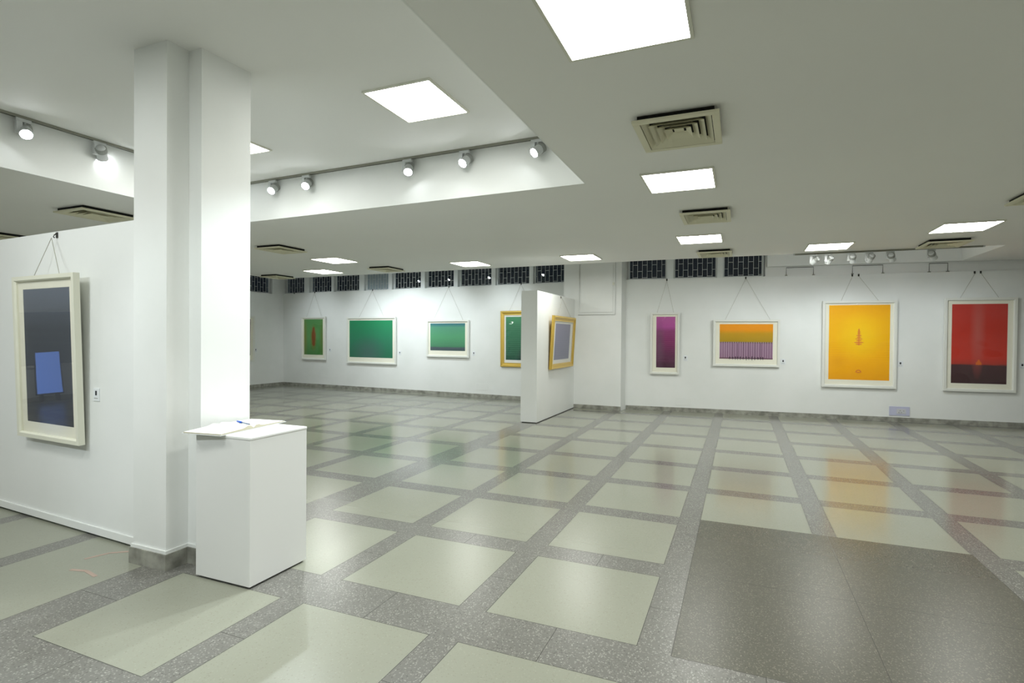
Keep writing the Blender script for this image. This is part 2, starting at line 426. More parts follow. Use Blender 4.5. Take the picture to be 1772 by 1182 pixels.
posts('trim_4', RWA, RWB, [(RS[0][1], RS[1][0]), (RS[1][1], RS[2][0])], SILL-.03, ZH)
SA, SB = V2(-12.8, 10.2), V2(-12.8, 12.17)
for i, (a, b) in enumerate([(.05, .96), (1.16, 1.95)]): window(i+13, SA, SB, a, b, SILL-.018, ZH-.002)
posts('trim_5', SA, SB, [(.96, 1.16)], SILL-.02, ZH)

# thin dark conduit boxes seen over the right display panels
def conduit(name, u0, u1, label):
    p = along(RWA, RWB, u0, 0); root = thing(name, label, 'conduit', (p.x, p.y, 2.722), ang(RWA, RWB))
    W = u1-u0; H = ZL-2.722
    MB().tube([(0, .03, 0), (0, .03, H-.02), (W, .03, H-.02), (W, .03, 0)], .0055, HOOKM, 6).build('pipe', root)
    for x in (0, W): MB().box((x-.018, .01, 0), (x+.018, .05, .016), TRACKM).build('clip', root)
conduit('wall_conduit', 3.03, 3.50, 'thin dark conduit loop on the wall strip just right of the high windows')
conduit('wall_conduit', 4.15, 4.64, 'thin dark conduit loop on the wall strip over the yellow picture')
conduit('wall_conduit', 5.36, 5.64, 'thin dark conduit loop on the wall strip left of the red picture hooks')

# framed inspection panel on the column
root = thing('access_panel', 'white painted access panel high on the column beside the gold-framed picture partition', 'access panel', (-3.165, 11.198, 1.985))
m = MB(); W, H = .785, ZL-1.985+.3
m.box((.045, -.008, .045), (W-.045, 0, H), WALL); m.build('door', root)
m = MB(); m.box((0, -.016, 0), (W, 0, .022), WALL, .003); m.box((0, -.016, .024), (.02, 0, H), WALL); m.box((W-.02, -.016, .024), (W, 0, H), WALL)
m.box((W-.002, -.017, 0), (W+.006, 0, H), GRILLE); m.box((0, -.017, -.006), (W, 0, -.001), GRILLE)
m.build('panel_frame', root)
MB().box((W-.055, -.03, .60), (W-.012, -.016, .66), TRIMM, .003).build('latch', root)

# ------------------------------------------------------------------ pillar
m = MB()
m.prism([(-3.67, 2.34), (-3.352, 2.34), (-3.352, 2.49), (-3.235, 2.49), (-3.22, 2.86), (-3.67, 2.86)], 0, ZH, WALL)
struct(m.build('pillar'))
m = MB(); q = .018
m.prism([(-3.67-q, 2.34-q), (-3.352+q, 2.34-q), (-3.352+q, 2.49-q), (-3.235+q, 2.49-q), (-3.22+q, 2.86+q), (-3.67-q, 2.86+q)], 0, .105, STONE)
m.prism([(-3.67-q*.6, 2.34-q*.6), (-3.352+q*.6, 2.34-q*.6), (-3.352+q*.6, 2.49-q*.6), (-3.235+q*.6, 2.49-q*.6), (-3.22+q*.6, 2.86+q*.6), (-3.67-q*.6, 2.86+q*.6)], .105, .125, WALL)
struct(m.build('baseboard_pillar'))

# ------------------------------------------------------------------ display partitions
d = (PWB-PWA); rz = ang(PWA, PWB); Lp = d.length - .02
root = thing('display_partition', 'long white display wall reaching from the left edge to the pillar', 'partition', (PWA.x, PWA.y, 0), rz)
MB().box((0, 0, .012), (Lp, .12, 2.30), PANELP, .003).build('panel', root)
MB().box((0, -.012, .018), (Lp, -.0005, .075), PANELP, .003).build('bottom_rail', root)
MB().box((.02, .02, 0), (Lp-.02, .10, .011), BLACK).build('base', root)
root = thing('display_partition', 'free-standing white display wall with a gold-framed picture in the middle of the hall', 'partition', (-3.4, 8.9, 0))
MB().box((-.15, 0, .012), (.15, 2.46, 2.315), PANELP, .003).build('panel', root)
MB().box((-.13, .02, 0), (.13, 2.44, .011), BLACK).build('base', root)

# ------------------------------------------------------------------ pedestal, guest book, pen
root = thing('pedestal', 'white box pedestal in front of the pillar holding an open guest book', 'pedestal', (-2.874, 2.582, 0))
MB().box((-.226, -.227, .012), (.226, .227, .878), PEDM, .002).build('body', root)
MB().box((-.229, -.23, .8785), (.229, .23, .897), mat('pedestal_top_white', (.86, .87, .86, 1), .3), .006).build('top', root)
MB().box((-.21, -.21, 0), (.21, .21, .0115), BLACK).build('base', root)

def page_block(sign, W, L, t, m):
    """arched stack of leaves beside the spine; local x across the spine, y along it"""
    n = 12
    pr = []
    for i in range(n+1):
        x = W*i/n; z = t*(1-.55*i/n) + .012*math.exp(-((x-.035)/.03)**2)*1.0 - (.012*math.exp(-(x/.02)**2))
        pr.append((sign*x, z))
    for i in range(n):
        (xa, za), (xb_, zb) = pr[i], pr[i+1]
        for y, rev in ((0, 0), (L, 1)):
            m.quad([(xa, y, .0), (xb_, y, .0), (xb_, y, zb), (xa, y, za)], PAPERE)
        m.quad([(xa, 0, za), (xb_, 0, zb), (xb_, L, zb), (xa, L, za)], PAPER)
    m.quad([(sign*W, 0, 0), (sign*W, L, 0), (sign*W, L, pr[-1][1]), (sign*W, 0, pr[-1][1])], PAPERE)
ZT = .8975
book = thing('guest_book', 'open guest book with blank pages overhanging the front of the white pedestal', 'book', (-2.875, 2.585, ZT), math.radians(97))
MB().box((-.275, -.004, 0), (.310, .288, .003), COVER, .001).build('cover', book)
m = MB(); page_block(-1, .265, .28, .016, m); o = m.build('pages', book, label='left half of the open pages'); o.location = (0, .002, .0032)
m = MB(); page_block(1, .300, .28, .013, m); o = m.build('pages', book, label='right half of the open pages'); o.location = (0, .002, .0032)
pen = thing('pen', 'thin pen with a bright blue cap lying across the open book', 'pen', (-2.905, 2.575, ZT+.031), math.radians(-17))
MB().tube([(-.10, 0, 0), (.005, 0, 0)], .0038, mat('pen_barrel', srgb(110, 125, 150), .3), 10).tube([(.005, 0, 0), (.02, 0, 0)], [.0035, .001], BLACKP, 10).build('barrel', pen)
MB().tube([(-.165, 0, 0), (-.101, 0, 0)], .0060, BLUE, 10).build('cap', pen)

# ------------------------------------------------------------------ framed pictures
def picture(name, label, origin, rz, W, H, pw, ph, px, pz, pm, frame=FRAMEW, matm=MATB, fw=.032, depth=.045, lean=0.0, gap=.012,
            hooks=None, motif=None, group=None, gold=False, wire_pts=None, glass=GLASSP):
    """origin: point on the wall under the picture's lower left corner (x, y, z of bottom); local x along wall, -y into the room.
    pw, ph print size, px, pz its offset from the outer corner; hooks: list of (x, z) from that corner; wire_pts: where the cords meet the frame top"""
    root = thing(name, label, 'picture', origin, rz, group)
    body = bpy.data.objects.new('frame', None)
    # frame: four mitred bars, a stepped profile
    m = MB()
    prof = [(0, -gap), (0, -gap-depth), (fw*.75, -gap-depth), (fw, -gap-depth*.72), (fw, -gap)] if not gold else \
           [(0, -gap), (0, -gap-depth*.7), (fw*.12, -gap-depth*.95), (fw*.3, -gap-depth), (fw*.45, -gap-depth*.78), (fw*.8, -gap-depth*.5), (fw, -gap-depth*.6), (fw, -gap)]
    cs = [(0, 0, 1, 1), (W, 0, -1, 1), (W, H, -1, -1), (0, H, 1, -1)]
    rings = [[m.bm.verts.new((x+sx*a, y, z+sz*a)) for a, y in prof] for x, z, sx, sz in cs]
    k = m.mi(frame); kb = m.mi(GOLD2) if gold else k
    n = len(prof)
    for i in range(4):
        a, b = rings[i], rings[(i+1) % 4]
        for j in range(n):
            f = m.bm.faces.new((a[j], a[(j+1) % n], b[(j+1) % n], b[j])); f.material_index = kb if (gold and j in (2, 5)) else k
    fr = m.build('frame', root)
    MB().box((fw*.6, -gap-.012, fw*.6), (W-fw*.6, -gap-.002, H-fw*.6), frame).build('backing', root)
    # mat board with a window for the print
    m = MB(); y0, y1 = -gap-.016, -gap-.0125
    a0, b0, a1, b1 = fw, fw, W-fw, H-fw
    m.box((a0, y0, b0), (a1, y1, pz), matm); m.box((a0, y0, pz+ph), (a1, y1, b1), matm)
    m.box((a0, y0, pz), (px, y1, pz+ph), matm); m.box((px+pw, y0, pz), (a1, y1, pz+ph), matm)
    m.build('mat_board', root)
    m = MB(); m.box((-pw/2, -.002, 0), (pw/2, 0, ph), pm)
    if motif: motif(m, pw, ph)
    m.build('print', root, loc=(px+pw/2, -gap-.0125, pz))
    yg = -gap-depth*.66
    m = MB(); m.quad([(fw*.98, yg, fw*.98), (W-fw*.98, yg, fw*.98), (W-fw*.98, yg, H-fw*.98), (fw*.98, yg, H-fw*.98)], glass); m.build('glass', root, keep=True)
    if hooks and wire_pts:
        m = MB()
        for i, wp in enumerate(wire_pts):
            h = hooks[min(i, len(hooks)-1)]
            m.tube([(h[0], -.012 + lean*H, h[1]-.012), (wp[0], -gap-depth*.3, wp[1])], .0024, WIRE, 6)
        # the lean swings the frame about its lower edge; keep the cord's upper end at the wall
        m.build('hanging_cord', root)
    if lean: root.rotation_euler = (lean, 0, rz)
    return root
def hook(A, B, u, z, label, group=None, off=0):
    p = along(A, B, u, off); r = thing('picture_hook', label, 'hook', (p.x, p.y, z), ang(A, B), group)
    MB().box((-.013, -.006, -.022), (.013, 0, .022), HOOKM, .002).build('plate', r)
    MB().tube([(0, -.008, .012), (0, -.022, -.004), (0, -.026, -.016), (0, -.018, -.024)], .004, HOOKM, 6).build('prong', r)
def put(name, label, A, B, u0, u1, z0, z1, pu0, pu1, pz0, pz1, pm, hk=None, wp=None, **kw):
    p = along(A, B, u0, kw.pop('off', 0.0))
    hooks = [(h-u0, z-z0) for h, z in hk] if hk else None
    wps = [(a-u0, z1-z0-.006) for a in wp] if wp else None
    return picture(name, label, (p.x, p.y, z0), ang(A, B), u1-u0, z1-z0, pu1-pu0, pz1-pz0, pu0-u0, pz0-z0, pm, hooks=hooks, wire_pts=wps, **kw)
def card(A, B, u, z, label, w_=.06, h_=.085, dot=True, off=0):
    p = along(A, B, u, off); r = thing('caption_card', label, 'label', (p.x, p.y, z-h_/2), ang(A, B), 'caption cards beside the pictures')
    MB().box((-w_/2, -.006, 0), (w_/2, -.0005, h_), CARD, .001).build('card', r)
    m = MB(); m.box((-w_*.14, -.0072, h_*.45), (w_*.14, -.0062, h_*.80), INK)
    m.box((-w_*.3, -.0072, h_*.2), (w_*.3, -.0062, h_*.25), SPOTG); m.build('printing', r)

# --- prints
S = srgb
P_yel = ramp_print('yellow_print', [(0, S(244, 168, 10)), (.25, S(255, 184, 6)), (.5, S(255, 190, 6)), (.8, S(255, 190, 10)), (1, S(255, 180, 8))], 1.39,
                   stripes=('Z', 90, S(240, 160, 10), .30, .15, .5), extra=[(0, .80, .42, .50, S(255, 214, 24), .8), (-.35, .35, .2, .14, S(236, 160, 16), .5)])
P_red = ramp_print('red_print', [(0, S(70, 48, 50)), (.228, S(78, 50, 54)), (.245, S(180, 60, 48)), (.32, S(205, 58, 44)), (.7, S(196, 54, 40)), (1, S(200, 62, 54))], 1.40,
                   extra=[(-.02, .95, .13, .9, S(196, 92, 84), 1.1)])
P_land = ramp_print('orange_and_mauve_print', [(0, S(96, 66, 70)), (.05, S(140, 104, 132)), (.44, S(146, 112, 142)), (.47, S(110, 88, 80)), (.50, S(178, 146, 22)), (.72, S(202, 156, 22)), (.84, S(248, 158, 4)), (1, S(250, 158, 2))], .69,
                    stripes=('X', 96, S(196, 168, 188), .75, .04, .49))
P_pur = ramp_print('magenta_print', [(0, S(72, 34, 56)), (.25, S(92, 34, 72)), (.5, S(128, 38, 96)), (.72, S(146, 60, 118)), (.8, S(182, 82, 158)), (1, S(186, 92, 160))], 1.045,
                   stripes=('Z', 100, S(160, 80, 130), .25, .1, .7), extra=[(-.12, .45, .12, .6, S(108, 78, 100), .8)])  # greyer left patch is a glass reflection painted into the print
P_g1 = ramp_print('green_print_with_brown_figure', [(0, S(70, 128, 64)), (.5, S(92, 156, 92)), (1, S(84, 146, 80))], 1.03,
                  extra=[(-.34, .5, .12, .7, S(128, 132, 60), 1), (.34, .5, .12, .7, S(110, 130, 66), 1), (0, .50, .14, .42, S(150, 112, 56), 1.1)])
P_g2 = ramp_print('emerald_print', [(0, S(34, 112, 80)), (.35, S(44, 122, 92)), (1, S(34, 140, 92))], 1.02, extra=[(-.1, .1, .7, .55, S(70, 110, 100), 1.2)])
P_g3 = ramp_print('green_print_with_slate_foot', [(0, S(72, 92, 92)), (.10, S(76, 86, 98)), (.16, S(74, 136, 100)), (.5, S(84, 156, 112)), (.85, S(86, 152, 124)), (.97, S(56, 116, 128)), (1, S(56, 110, 124))], .70,
                  stripes=('Z', 90, S(110, 174, 140), .2, .2, .9))
P_g4 = ramp_print('dark_green_print', [(0, S(44, 88, 70)), (.4, S(56, 112, 84)), (.8, S(66, 124, 92)), (1, S(76, 146, 104))], 1.03, stripes=('Z', 80, S(84, 140, 110), .4, .1, 1), extra=[(.15, .1, .3, .3, S(58, 54, 66), 1.2)])
P_lav = ramp_print('slate_lavender_print', [(0, S(112, 114, 142)), (.6, S(124, 124, 154)), (1, S(132, 128, 156))], .72, stripes=('Z', 110, S(148, 146, 172), .3, 0, 1))
P_big = ramp_print('dark_slate_print', [(0, S(66, 68, 70)), (.3, S(76, 80, 88)), (.7, S(80, 85, 92)), (1, S(104, 112, 126))], 1.05, stripes=('Z', 60, S(84, 90, 96), .3, .55, .85), rough=.5)
P_mar = ramp_print('maroon_print', [(0, S(60, 22, 28)), (.5, S(96, 32, 38)), (1, S(84, 30, 34))], 1.03)
REDI = mat('brick_red_ink', S(222, 112, 62), .6, .3); ORI = mat('orange_ink', S(232, 120, 44), .6, .3); BRI = mat('brown_ink', S(136, 84, 44), .6, .3); DKI = mat('plum_ink', S(70, 48, 66), .6, .3)
def blob(m, x, z, rx, rz, mt, y=-.0035, n=14):
    m.quad([(x+rx*math.cos(2*math.pi*i/n), y, z+rz*math.sin(2*math.pi*i/n)) for i in range(n)], mt)
def mo_yel(m, w_, h_):
    for i in range(9):
        z = h_*(.665-.0235*i); r = .020+.0085*i*(1 if i % 2 else .5)
        blob(m, 0, z, r, .0095, REDI)
    m.quad([(-.005, -.003, h_*.46), (.005, -.003, h_*.46), (.005, -.003, h_*.69), (-.005, -.003, h_*.69)], REDI)
    for i in range(7):
        a = math.pi*i/6; blob(m, .038*math.cos(a), h_*.105+.036*math.sin(a), .011, .008, REDI)
    blob(m, 0, h_*.10, .030, .008, REDI)
def mo_red(m, w_, h_):
    for z, r in ((.245, .045), (.262, .036), (.278, .026), (.293, .014)): blob(m, 0, h_*z, r, .013, ORI)
    for x in (-.035, 0, .035): blob(m, x, h_*.252, .006, .03, ORI)
def mo_g1(m, w_, h_):
    for z, rx, rz in ((.52, .075, .20), (.70, .045, .09), (.33, .06, .09)): blob(m, .01, h_*z, rx, rz, BRI, y=-.0035-.0004*z)
def mo_land(m, w_, h_):
    for i in range(13):
        x = -w_*.30+i*w_*.052+random.uniform(-.008, .008); blob(m, x, .016, .012, .03+random.uniform(0, .02), DKI, n=8)
        if i % 2: m.quad([(x-.003, -.003, .02), (x+.003, -.003, .02), (x+.003, -.003, h_*.46), (x-.003, -.003, h_*.46)], DKI)
R_ = (RWA, RWB); L_ = (LWA, LWB)
put('framed_picture', 'large white-framed red picture with a dark brown lower band', *R_, 5.57, 6.615, .60, 2.25, 5.685, 6.49, .742, 2.14, P_red,
    hk=[(6.024, 2.69), (6.112, 2.69)], wp=[5.80, 6.36], motif=mo_red, fw=.05, lean=.012)
put('framed_picture', 'large white-framed bright yellow picture with a small red pagoda', *R_, 3.645, 4.848, .607, 2.222, 3.757, 4.745, .75, 2.142, P_yel,
    hk=[(4.14, 2.69), (4.244, 2.69)], wp=[3.95, 4.56], motif=mo_yel, fw=.05, lean=.012)
put('framed_picture', 'white-framed wide picture with orange sky over mauve vertical folds', *R_, 1.712, 2.92, .955, 1.875, 1.832, 2.80, 1.10, 1.788, P_land,
    hk=[(2.305, 2.70)], wp=[1.93, 2.75], motif=mo_land, fw=.045, lean=.012)
put('framed_picture', 'narrow upright white-framed magenta picture', *R_, .491, 1.068, .76, 2.025, .610, .984, .895, 1.94, P_pur,
    hk=[(.808, 2.69)], wp=[.62, .95], fw=.045, lean=.012)
put('framed_picture', 'small upright white-framed green picture with a brown figure near the corner', *L_, .805, 1.765, .79, 2.05, .902, 1.65, .94, 1.978, P_g1,
    hk=[(1.294, 2.765)], wp=[1.0, 1.6], motif=mo_g1, fw=.05, lean=.01)
put('framed_picture', 'widest white-framed emerald green picture on the far left wall', *L_, 2.58, 4.31, .735, 2.02, 2.665, 4.185, .905, 1.93, P_g2,
    hk=[(3.462, 2.765)], wp=[3.013, 3.89], fw=.05, lean=.01)
put('framed_picture', 'small wide white-framed green picture with a dark slate foot', *L_, 5.305, 6.58, .975, 1.922, 5.41, 6.462, 1.139, 1.838, P_g3,
    hk=[(5.953, 2.765)], wp=[5.50, 6.40], fw=.05, lean=.01)
put('framed_picture', 'gold-framed dark green picture half hidden behind the partition end', *L_, 7.47, 8.62, .78, 2.127, 7.61, 8.48, .95, 1.985, P_g4,
    hk=[(7.994, 2.765)], wp=[7.7, 8.38], frame=GOLD, matm=MATW, fw=.10, gold=True, depth=.05, lean=.01)
# picture on the left wall, mostly behind the pillar
WA_, WB_ = V2(-12.8, 0), V2(-12.8, 12.6)
put('framed_picture', 'white-framed dark maroon picture on the left wall peeping out beside the pillar', WA_, WB_, 10.35, 11.49, .75, 2.045, 10.48, 11.36, .93, 1.955, P_mar,
    fw=.05, hk=[(10.92, 2.69)], wp=[10.6, 11.25], lean=.01)
# picture on the side of the free-standing partition: faces +x, so its wall line runs in +y
WC, WD = V2(-3.25, 8.9), V2(-3.25, 11.36)
put('framed_picture', 'gold-framed lavender picture leaning out from the free-standing display wall', WC, WD, .60, 2.02, .905, 1.91, .80, 1.76, 1.075, 1.765, P_lav,
    frame=GOLD, matm=MATW, fw=.10, gold=True, depth=.055, gap=.012, lean=.055, hk=[(1.33, 2.27)], wp=[.9, 1.75], off=.004)
# large picture on the near display wall
PL = (PWB-PWA).length
def pu(x): return (x-PWA.x)/math.cos(ang(PWA, PWB))
put('framed_picture', 'large tilted white shadow-box picture of dark slate on the near display wall', PWA, PWB, pu(-5.375), pu(-4.475), .677, 1.950, pu(-5.265), pu(-4.585), .80, 1.85, P_big,
    frame=FRAMEC, matm=MATB, fw=.040, depth=.042, gap=.012, lean=.03, glass=GLASSB, hk=[(pu(-4.93), 2.255)], wp=[pu(-5.10), pu(-4.72)], off=.018)

for u, z, who in ((6.024, 2.70, 'left of the pair over the red picture'), (6.112, 2.70, 'right of the pair over the red picture'),
                  (4.14, 2.70, 'left of the pair over the yellow picture'), (4.244, 2.70, 'right of the pair over the yellow picture'),
                  (2.305, 2.70, 'over the orange and mauve picture'), (.808, 2.70, 'over the narrow magenta picture')):
    hook(RWA, RWB, u, z, 'small dark wall hook ' + who, 'picture hooks along the wall tops')
for u, who in ((.456, 'nearest the far left corner, with nothing on it'), (1.294, 'over the green picture with a brown figure'), (3.462, 'over the widest emerald picture'), (5.953, 'over the small slate-footed green picture'), (7.994, 'over the half hidden gold-framed picture')):
    hook(LWA, LWB, u, 2.768, 'small dark wall hook ' + who, 'picture hooks along the wall tops')
hook(WC, WD, 1.33, 2.285, 'small dark picture hook at the top of the free-standing display wall', 'picture hooks along the wall tops')
hook(PWA, PWB, pu(-4.93), 2.27, 'small dark picture hook at the top of the near display wall', 'picture hooks along the wall tops')
hook(WA_, WB_, 10.92, 2.70, 'small dark picture hook at the top of the left wall above the maroon picture', 'picture hooks along the wall tops')
for u, z, who in ((1.185, 1.094, 'narrow magenta picture'), (2.987, 1.061, 'orange and mauve picture'), (4.926, 1.059, 'bright yellow picture'), (6.72, 1.068, 'red picture')):
    card(RWA, RWB, u, z, 'small white caption card right of the ' + who, .09, .11)
for u, z, who in ((1.895, 1.083, 'green picture with a brown figure'), (4.405, 1.049, 'widest emerald picture'), (6.70, 1.079, 'small slate-footed green picture')):
    card(LWA, LWB, u, z, 'small white caption card right of the ' + who, .09, .11)
card(PWA, PWB, pu(-4.38), 1.052, 'small white caption card right of the large slate picture', .075, .095)
card(WA_, WB_, 11.57, 1.07, 'small white caption card right of the maroon picture on the left wall', .09, .11)

# socket plate and a painted-over plate low on the right wall
p = along(RWA, RWB, 4.917, 0)
r = thing('wall_socket', 'lilac double socket plate low on the wall right of the yellow picture', 'socket', (p.x, p.y, .115), ang(RWA, RWB))
MB().box((-.16, -.012, 0), (.16, -.0005, .168), LILAC, .004).build('plate', r)
MB().box((-.045, -.017, .035), (.10, -.0125, .125), PLUGM, .002).build('outlet', r)
for x, z in ((-.01, .06), (.03, .06), (.01, .095), (.065, .09)): MB().box((x-.006, -.0182, z-.008), (x+.006, -.0172, z+.008), SPOTG).build('pin_slot', r)
for (A_, B_, u, z0, w2, h2, who) in ((RWA, RWB, 1.16, .135, .30, .15, 'narrow magenta picture'), (LWA, LWB, 6.95, .18, .34, .16, 'small slate-footed green picture')):
    p = along(A_, B_, u, 0); r = thing('cover_plate', 'painted-over blank plate low on the wall below the ' + who, 'cover plate', (p.x, p.y, z0), ang(A_, B_))
    MB().box((-w2/2, -.006, 0), (w2/2, -.0005, h2), WALL, .002).build('plate', r)

# ------------------------------------------------------------------ LED ceiling panels
def led_meshes(sx, sy):
    d = MB(); d.quad([(-sx/2, -sy/2, -.0105), (sx/2, -sy/2, -.0105), (sx/2, sy/2, -.0105), (-sx/2, sy/2, -.0105)], LEDM)
    t = MB(); b = .017
    t.box((-sx/2-b, -sy/2-b, -.016), (sx/2+b, -sy/2, 0), TRIMM); t.box((-sx/2-b, sy/2, -.016), (sx/2+b, sy/2+b, 0), TRIMM)
    t.box((-sx/2-b, -sy/2, -.016), (-sx/2, sy/2, 0), TRIMM); t.box((sx/2, -sy/2, -.016), (sx/2+b, sy/2, 0), TRIMM)
    return d.mesh('diffuser'), t.mesh('frame')
LM = led_meshes(.562, .60)
def led(x, y, z, label):
    r = thing('ceiling_light', label, 'ceiling light', (x, y, z), 0, 'square white ceiling lights')
    f = add('frame', LM[1], r); dd = add('diffuser', LM[0], r); return r
for x, y, z, who in [
    (-.505, 2.335, ZL, 'nearest and largest, cut by the top edge of the view'), (-.505, 5.03, ZL, 'between the large vent and the smaller vent beyond it'),
    (-.53, 8.07, ZL, 'between the two smallest square vents above the window band'), (-2.56, 9.22, ZL, 'just left of the column by the far wall'),
    (-6.93, 8.04, ZL, 'upper one of the pair at the far left'), (-8.37, 9.36, ZL, 'lower one of the pair at the far left'),
    (-4.76, 9.31, ZL, 'above the small slate-footed green picture'), (2.53, 8.32, ZL, 'furthest right in the view'),
    (1.21, 9.38, ZL, 'just over the rail of spotlights at the right'), (-2.37, 3.70, ZH, 'in the raised ceiling bay, whole in view'),
    (-4.64, 3.80, ZH, 'in the raised ceiling bay, half hidden by the pillar'),
    (2.53, 5.2, ZL, 'outside the view, right of the large vent'), (2.53, 2.3, ZL, 'outside the view, right of the nearest ceiling light'), (2.53, -.6, ZL, 'outside the view, behind and right of the camera'),  # from here on unseen lights, added to light the near walls and floor
    (-.505, -.6, ZL, 'outside the view, just behind the camera'), (5.4, 4.0, ZL, 'outside the view, nearest the right wall'), (-2.37, .8, ZH, 'outside the view, in the raised bay over the near floor'),
    (-4.64, .8, ZH, 'outside the view, in the raised bay before the long display wall'), (-7.0, 5.2, ZL, 'hidden behind the pillar'), (-9.6, 5.4, ZL, 'hidden behind the long display wall'),
    (-7.6, .6, ZL, 'outside the view, left of the raised bay'), (-10.6+.9, 1.0, ZL, 'outside the view, nearest the left wall'), (-4.6, 6.9, ZL, 'hidden')]:
    if who == 'hidden': continue
    led(x, y, z, 'square white ceiling light, ' + who)

# ------------------------------------------------------------------ ceiling air vents
def vent_meshes(sx, sy):
    f = MB(); b = .045; z0, z1 = -.050, -.032
    f.box((-sx/2, -sy/2, z0), (sx/2, -sy/2+b, z1), VENTM, .003); f.box((-sx/2, sy/2-b, z0), (sx/2, sy/2, z1), VENTM, .003)
    f.box((-sx/2, -sy/2+b, z0), (-sx/2+b, sy/2-b, z1), VENTM, .003); f.box((sx/2-b, -sy/2+b, z0), (sx/2, sy/2-b, z1), VENTM, .003)
    l = MB(); N = 5
    for i in range(N):
        t = i/N; ax, ay = (sx/2-b)*(1-t)-.004, (sy/2-b)*(1-t)-.004
        bx, by = ax-.037, ay-.043
        if bx < .01 or by < .01: break
        zo, zi = -.047, -.014
        P = lambda x, y, z: l.bm.verts.new((x, y, z)); k = l.mi(VENTM)
        o = [P(-ax, -ay, zo), P(ax, -ay, zo), P(ax, ay, zo), P(-ax, ay, zo)]
        n = [P(-bx, -by, zi), P(bx, -by, zi), P(bx, by, zi), P(-bx, by, zi)]
        o2 = [P(-ax, -ay, zo+.002), P(ax, -ay, zo+.002), P(ax, ay, zo+.002), P(-ax, ay, zo+.002)]
        n2 = [P(-bx+.002, -by+.002, zi+.002), P(bx-.002, -by+.002, zi+.002), P(bx-.002, by-.002, zi+.002), P(-bx+.002, by-.002, zi+.002)]
        for j in range(4):
            h = (j+1) % 4
            for q in ((o[j], o[h], n[h], n[j]), (o2[j], o2[h], n2[h], n2[j]), (n[j], n[h], n2[h], n2[j]), (o[j], o[h], o2[h], o2[j])):
                fc = l.bm.faces.new(q); fc.material_index = k
    l.box((-.030, -.032, -.020), (.030, .032, -.017), VENTM)
    d = MB(); d.box((-sx/2+.03, -sy/2+.03, -.0325), (sx/2-.03, -sy/2+.045, 0), BLACK); d.box((-sx/2+.03, sy/2-.045, -.0325), (sx/2-.03, sy/2-.03, 0), BLACK)
    d.box((-sx/2+.03, -sy/2+.045, -.0325), (-sx/2+.045, sy/2-.045, 0), BLACK); d.box((sx/2-.045, -sy/2+.045, -.0325), (sx/2-.03, sy/2-.045, 0), BLACK)
    d.box((-sx/2+.045, -sy/2+.045, -.003), (sx/2-.045, sy/2-.045, 0), BLACK)
    return f.mesh('frame'), l.mesh('louvres'), d.mesh('duct_neck')
VM = vent_meshes(.52, .59)
for x, y, who in ((-.385, 3.76, 'largest in the view, hanging slightly open behind the nearest light'), (-.365, 6.5, 'second along the row toward the windows'), (-.385, 9.4, 'third of the row, close over the windows'),
                  (-6.78, 6.62, 'left of the two far left lights, nearest the raised bay'), (-6.72, 9.35, 'just above the far left window band'), (-10.05, 9.7, 'over the far left corner'),
                  (2.66, 9.52, 'beside the rail of spotlights at the right'), (2.70, 6.68, 'cut by the right edge of the view'), (-6.82, 3.93, 'above the long display wall next to the pillar'), (-9.7, 4.42, 'over the display wall at the left edge')):
    r = thing('ceiling_vent', 'square cream louvred ceiling vent, ' + who, 'vent', (x, y, ZL), 0, 'square ceiling vents')
    add('frame', VM[0], r); add('louvres', VM[1], r); add('duct_neck', VM[2], r)

# ------------------------------------------------------------------ spotlight tracks
def track(a, b, z, label):
    a, b = Vector(a), Vector(b); L = (b-a).length
    r = thing('lighting_track', label, 'lighting track', (a.x, a.y, z), math.atan2((b-a).y, (b-a).x))
    MB().box((0, -.017, -.022), (L, .017, 0), TRACKM, .002).build('rail', r)
    MB().box((.01, -.005, -.0235), (L-.01, .005, -.0222), TRACKD).build('slot', r)
    for x in (.0, L): MB().box((x-.012, -.019, -.024), (x+.012, .019, -.0005), SPOTM, .002).build('end_cap', r)
    return r
adapter = MB().box((-.055, -.014, -.052), (.055, .014, -.0225), SPOTM, .003).mesh('adapter')
driver = MB().box((-.055, -.020, -.150), (-.012, .020, -.053), SPOTM, .004).mesh('driver_box')
yoke = MB().tube([(.012, 0, -.052), (.012, 0, -.098)], .009, SPOTM, 10).mesh('swivel_arm')
hm = MB(); hm.lathe([(.020, .075), (.036, .070), (.044, .050), (.046, -.052), (.050, -.060), (.050, -.066), (.044, -.066), (.042, -.058)], SPOTM, 28)
for i in range(5): pass
head_me = hm.mesh('head')
fm = MB()
for i in range(4): fm.lathe([(.046, .018+.012*i), (.0495, .020+.012*i), (.0495, .024+.012*i), (.046, .026+.012*i)], SPOTG, 28)
fin_me = fm.mesh('cooling_fins')
lm_ = MB(); lm_.lathe([(.041, -.0605), (.041, -.0625), (.030, -.0645), (.008, -.065)], LENS, 28); lens_me = lm_.mesh('lens')
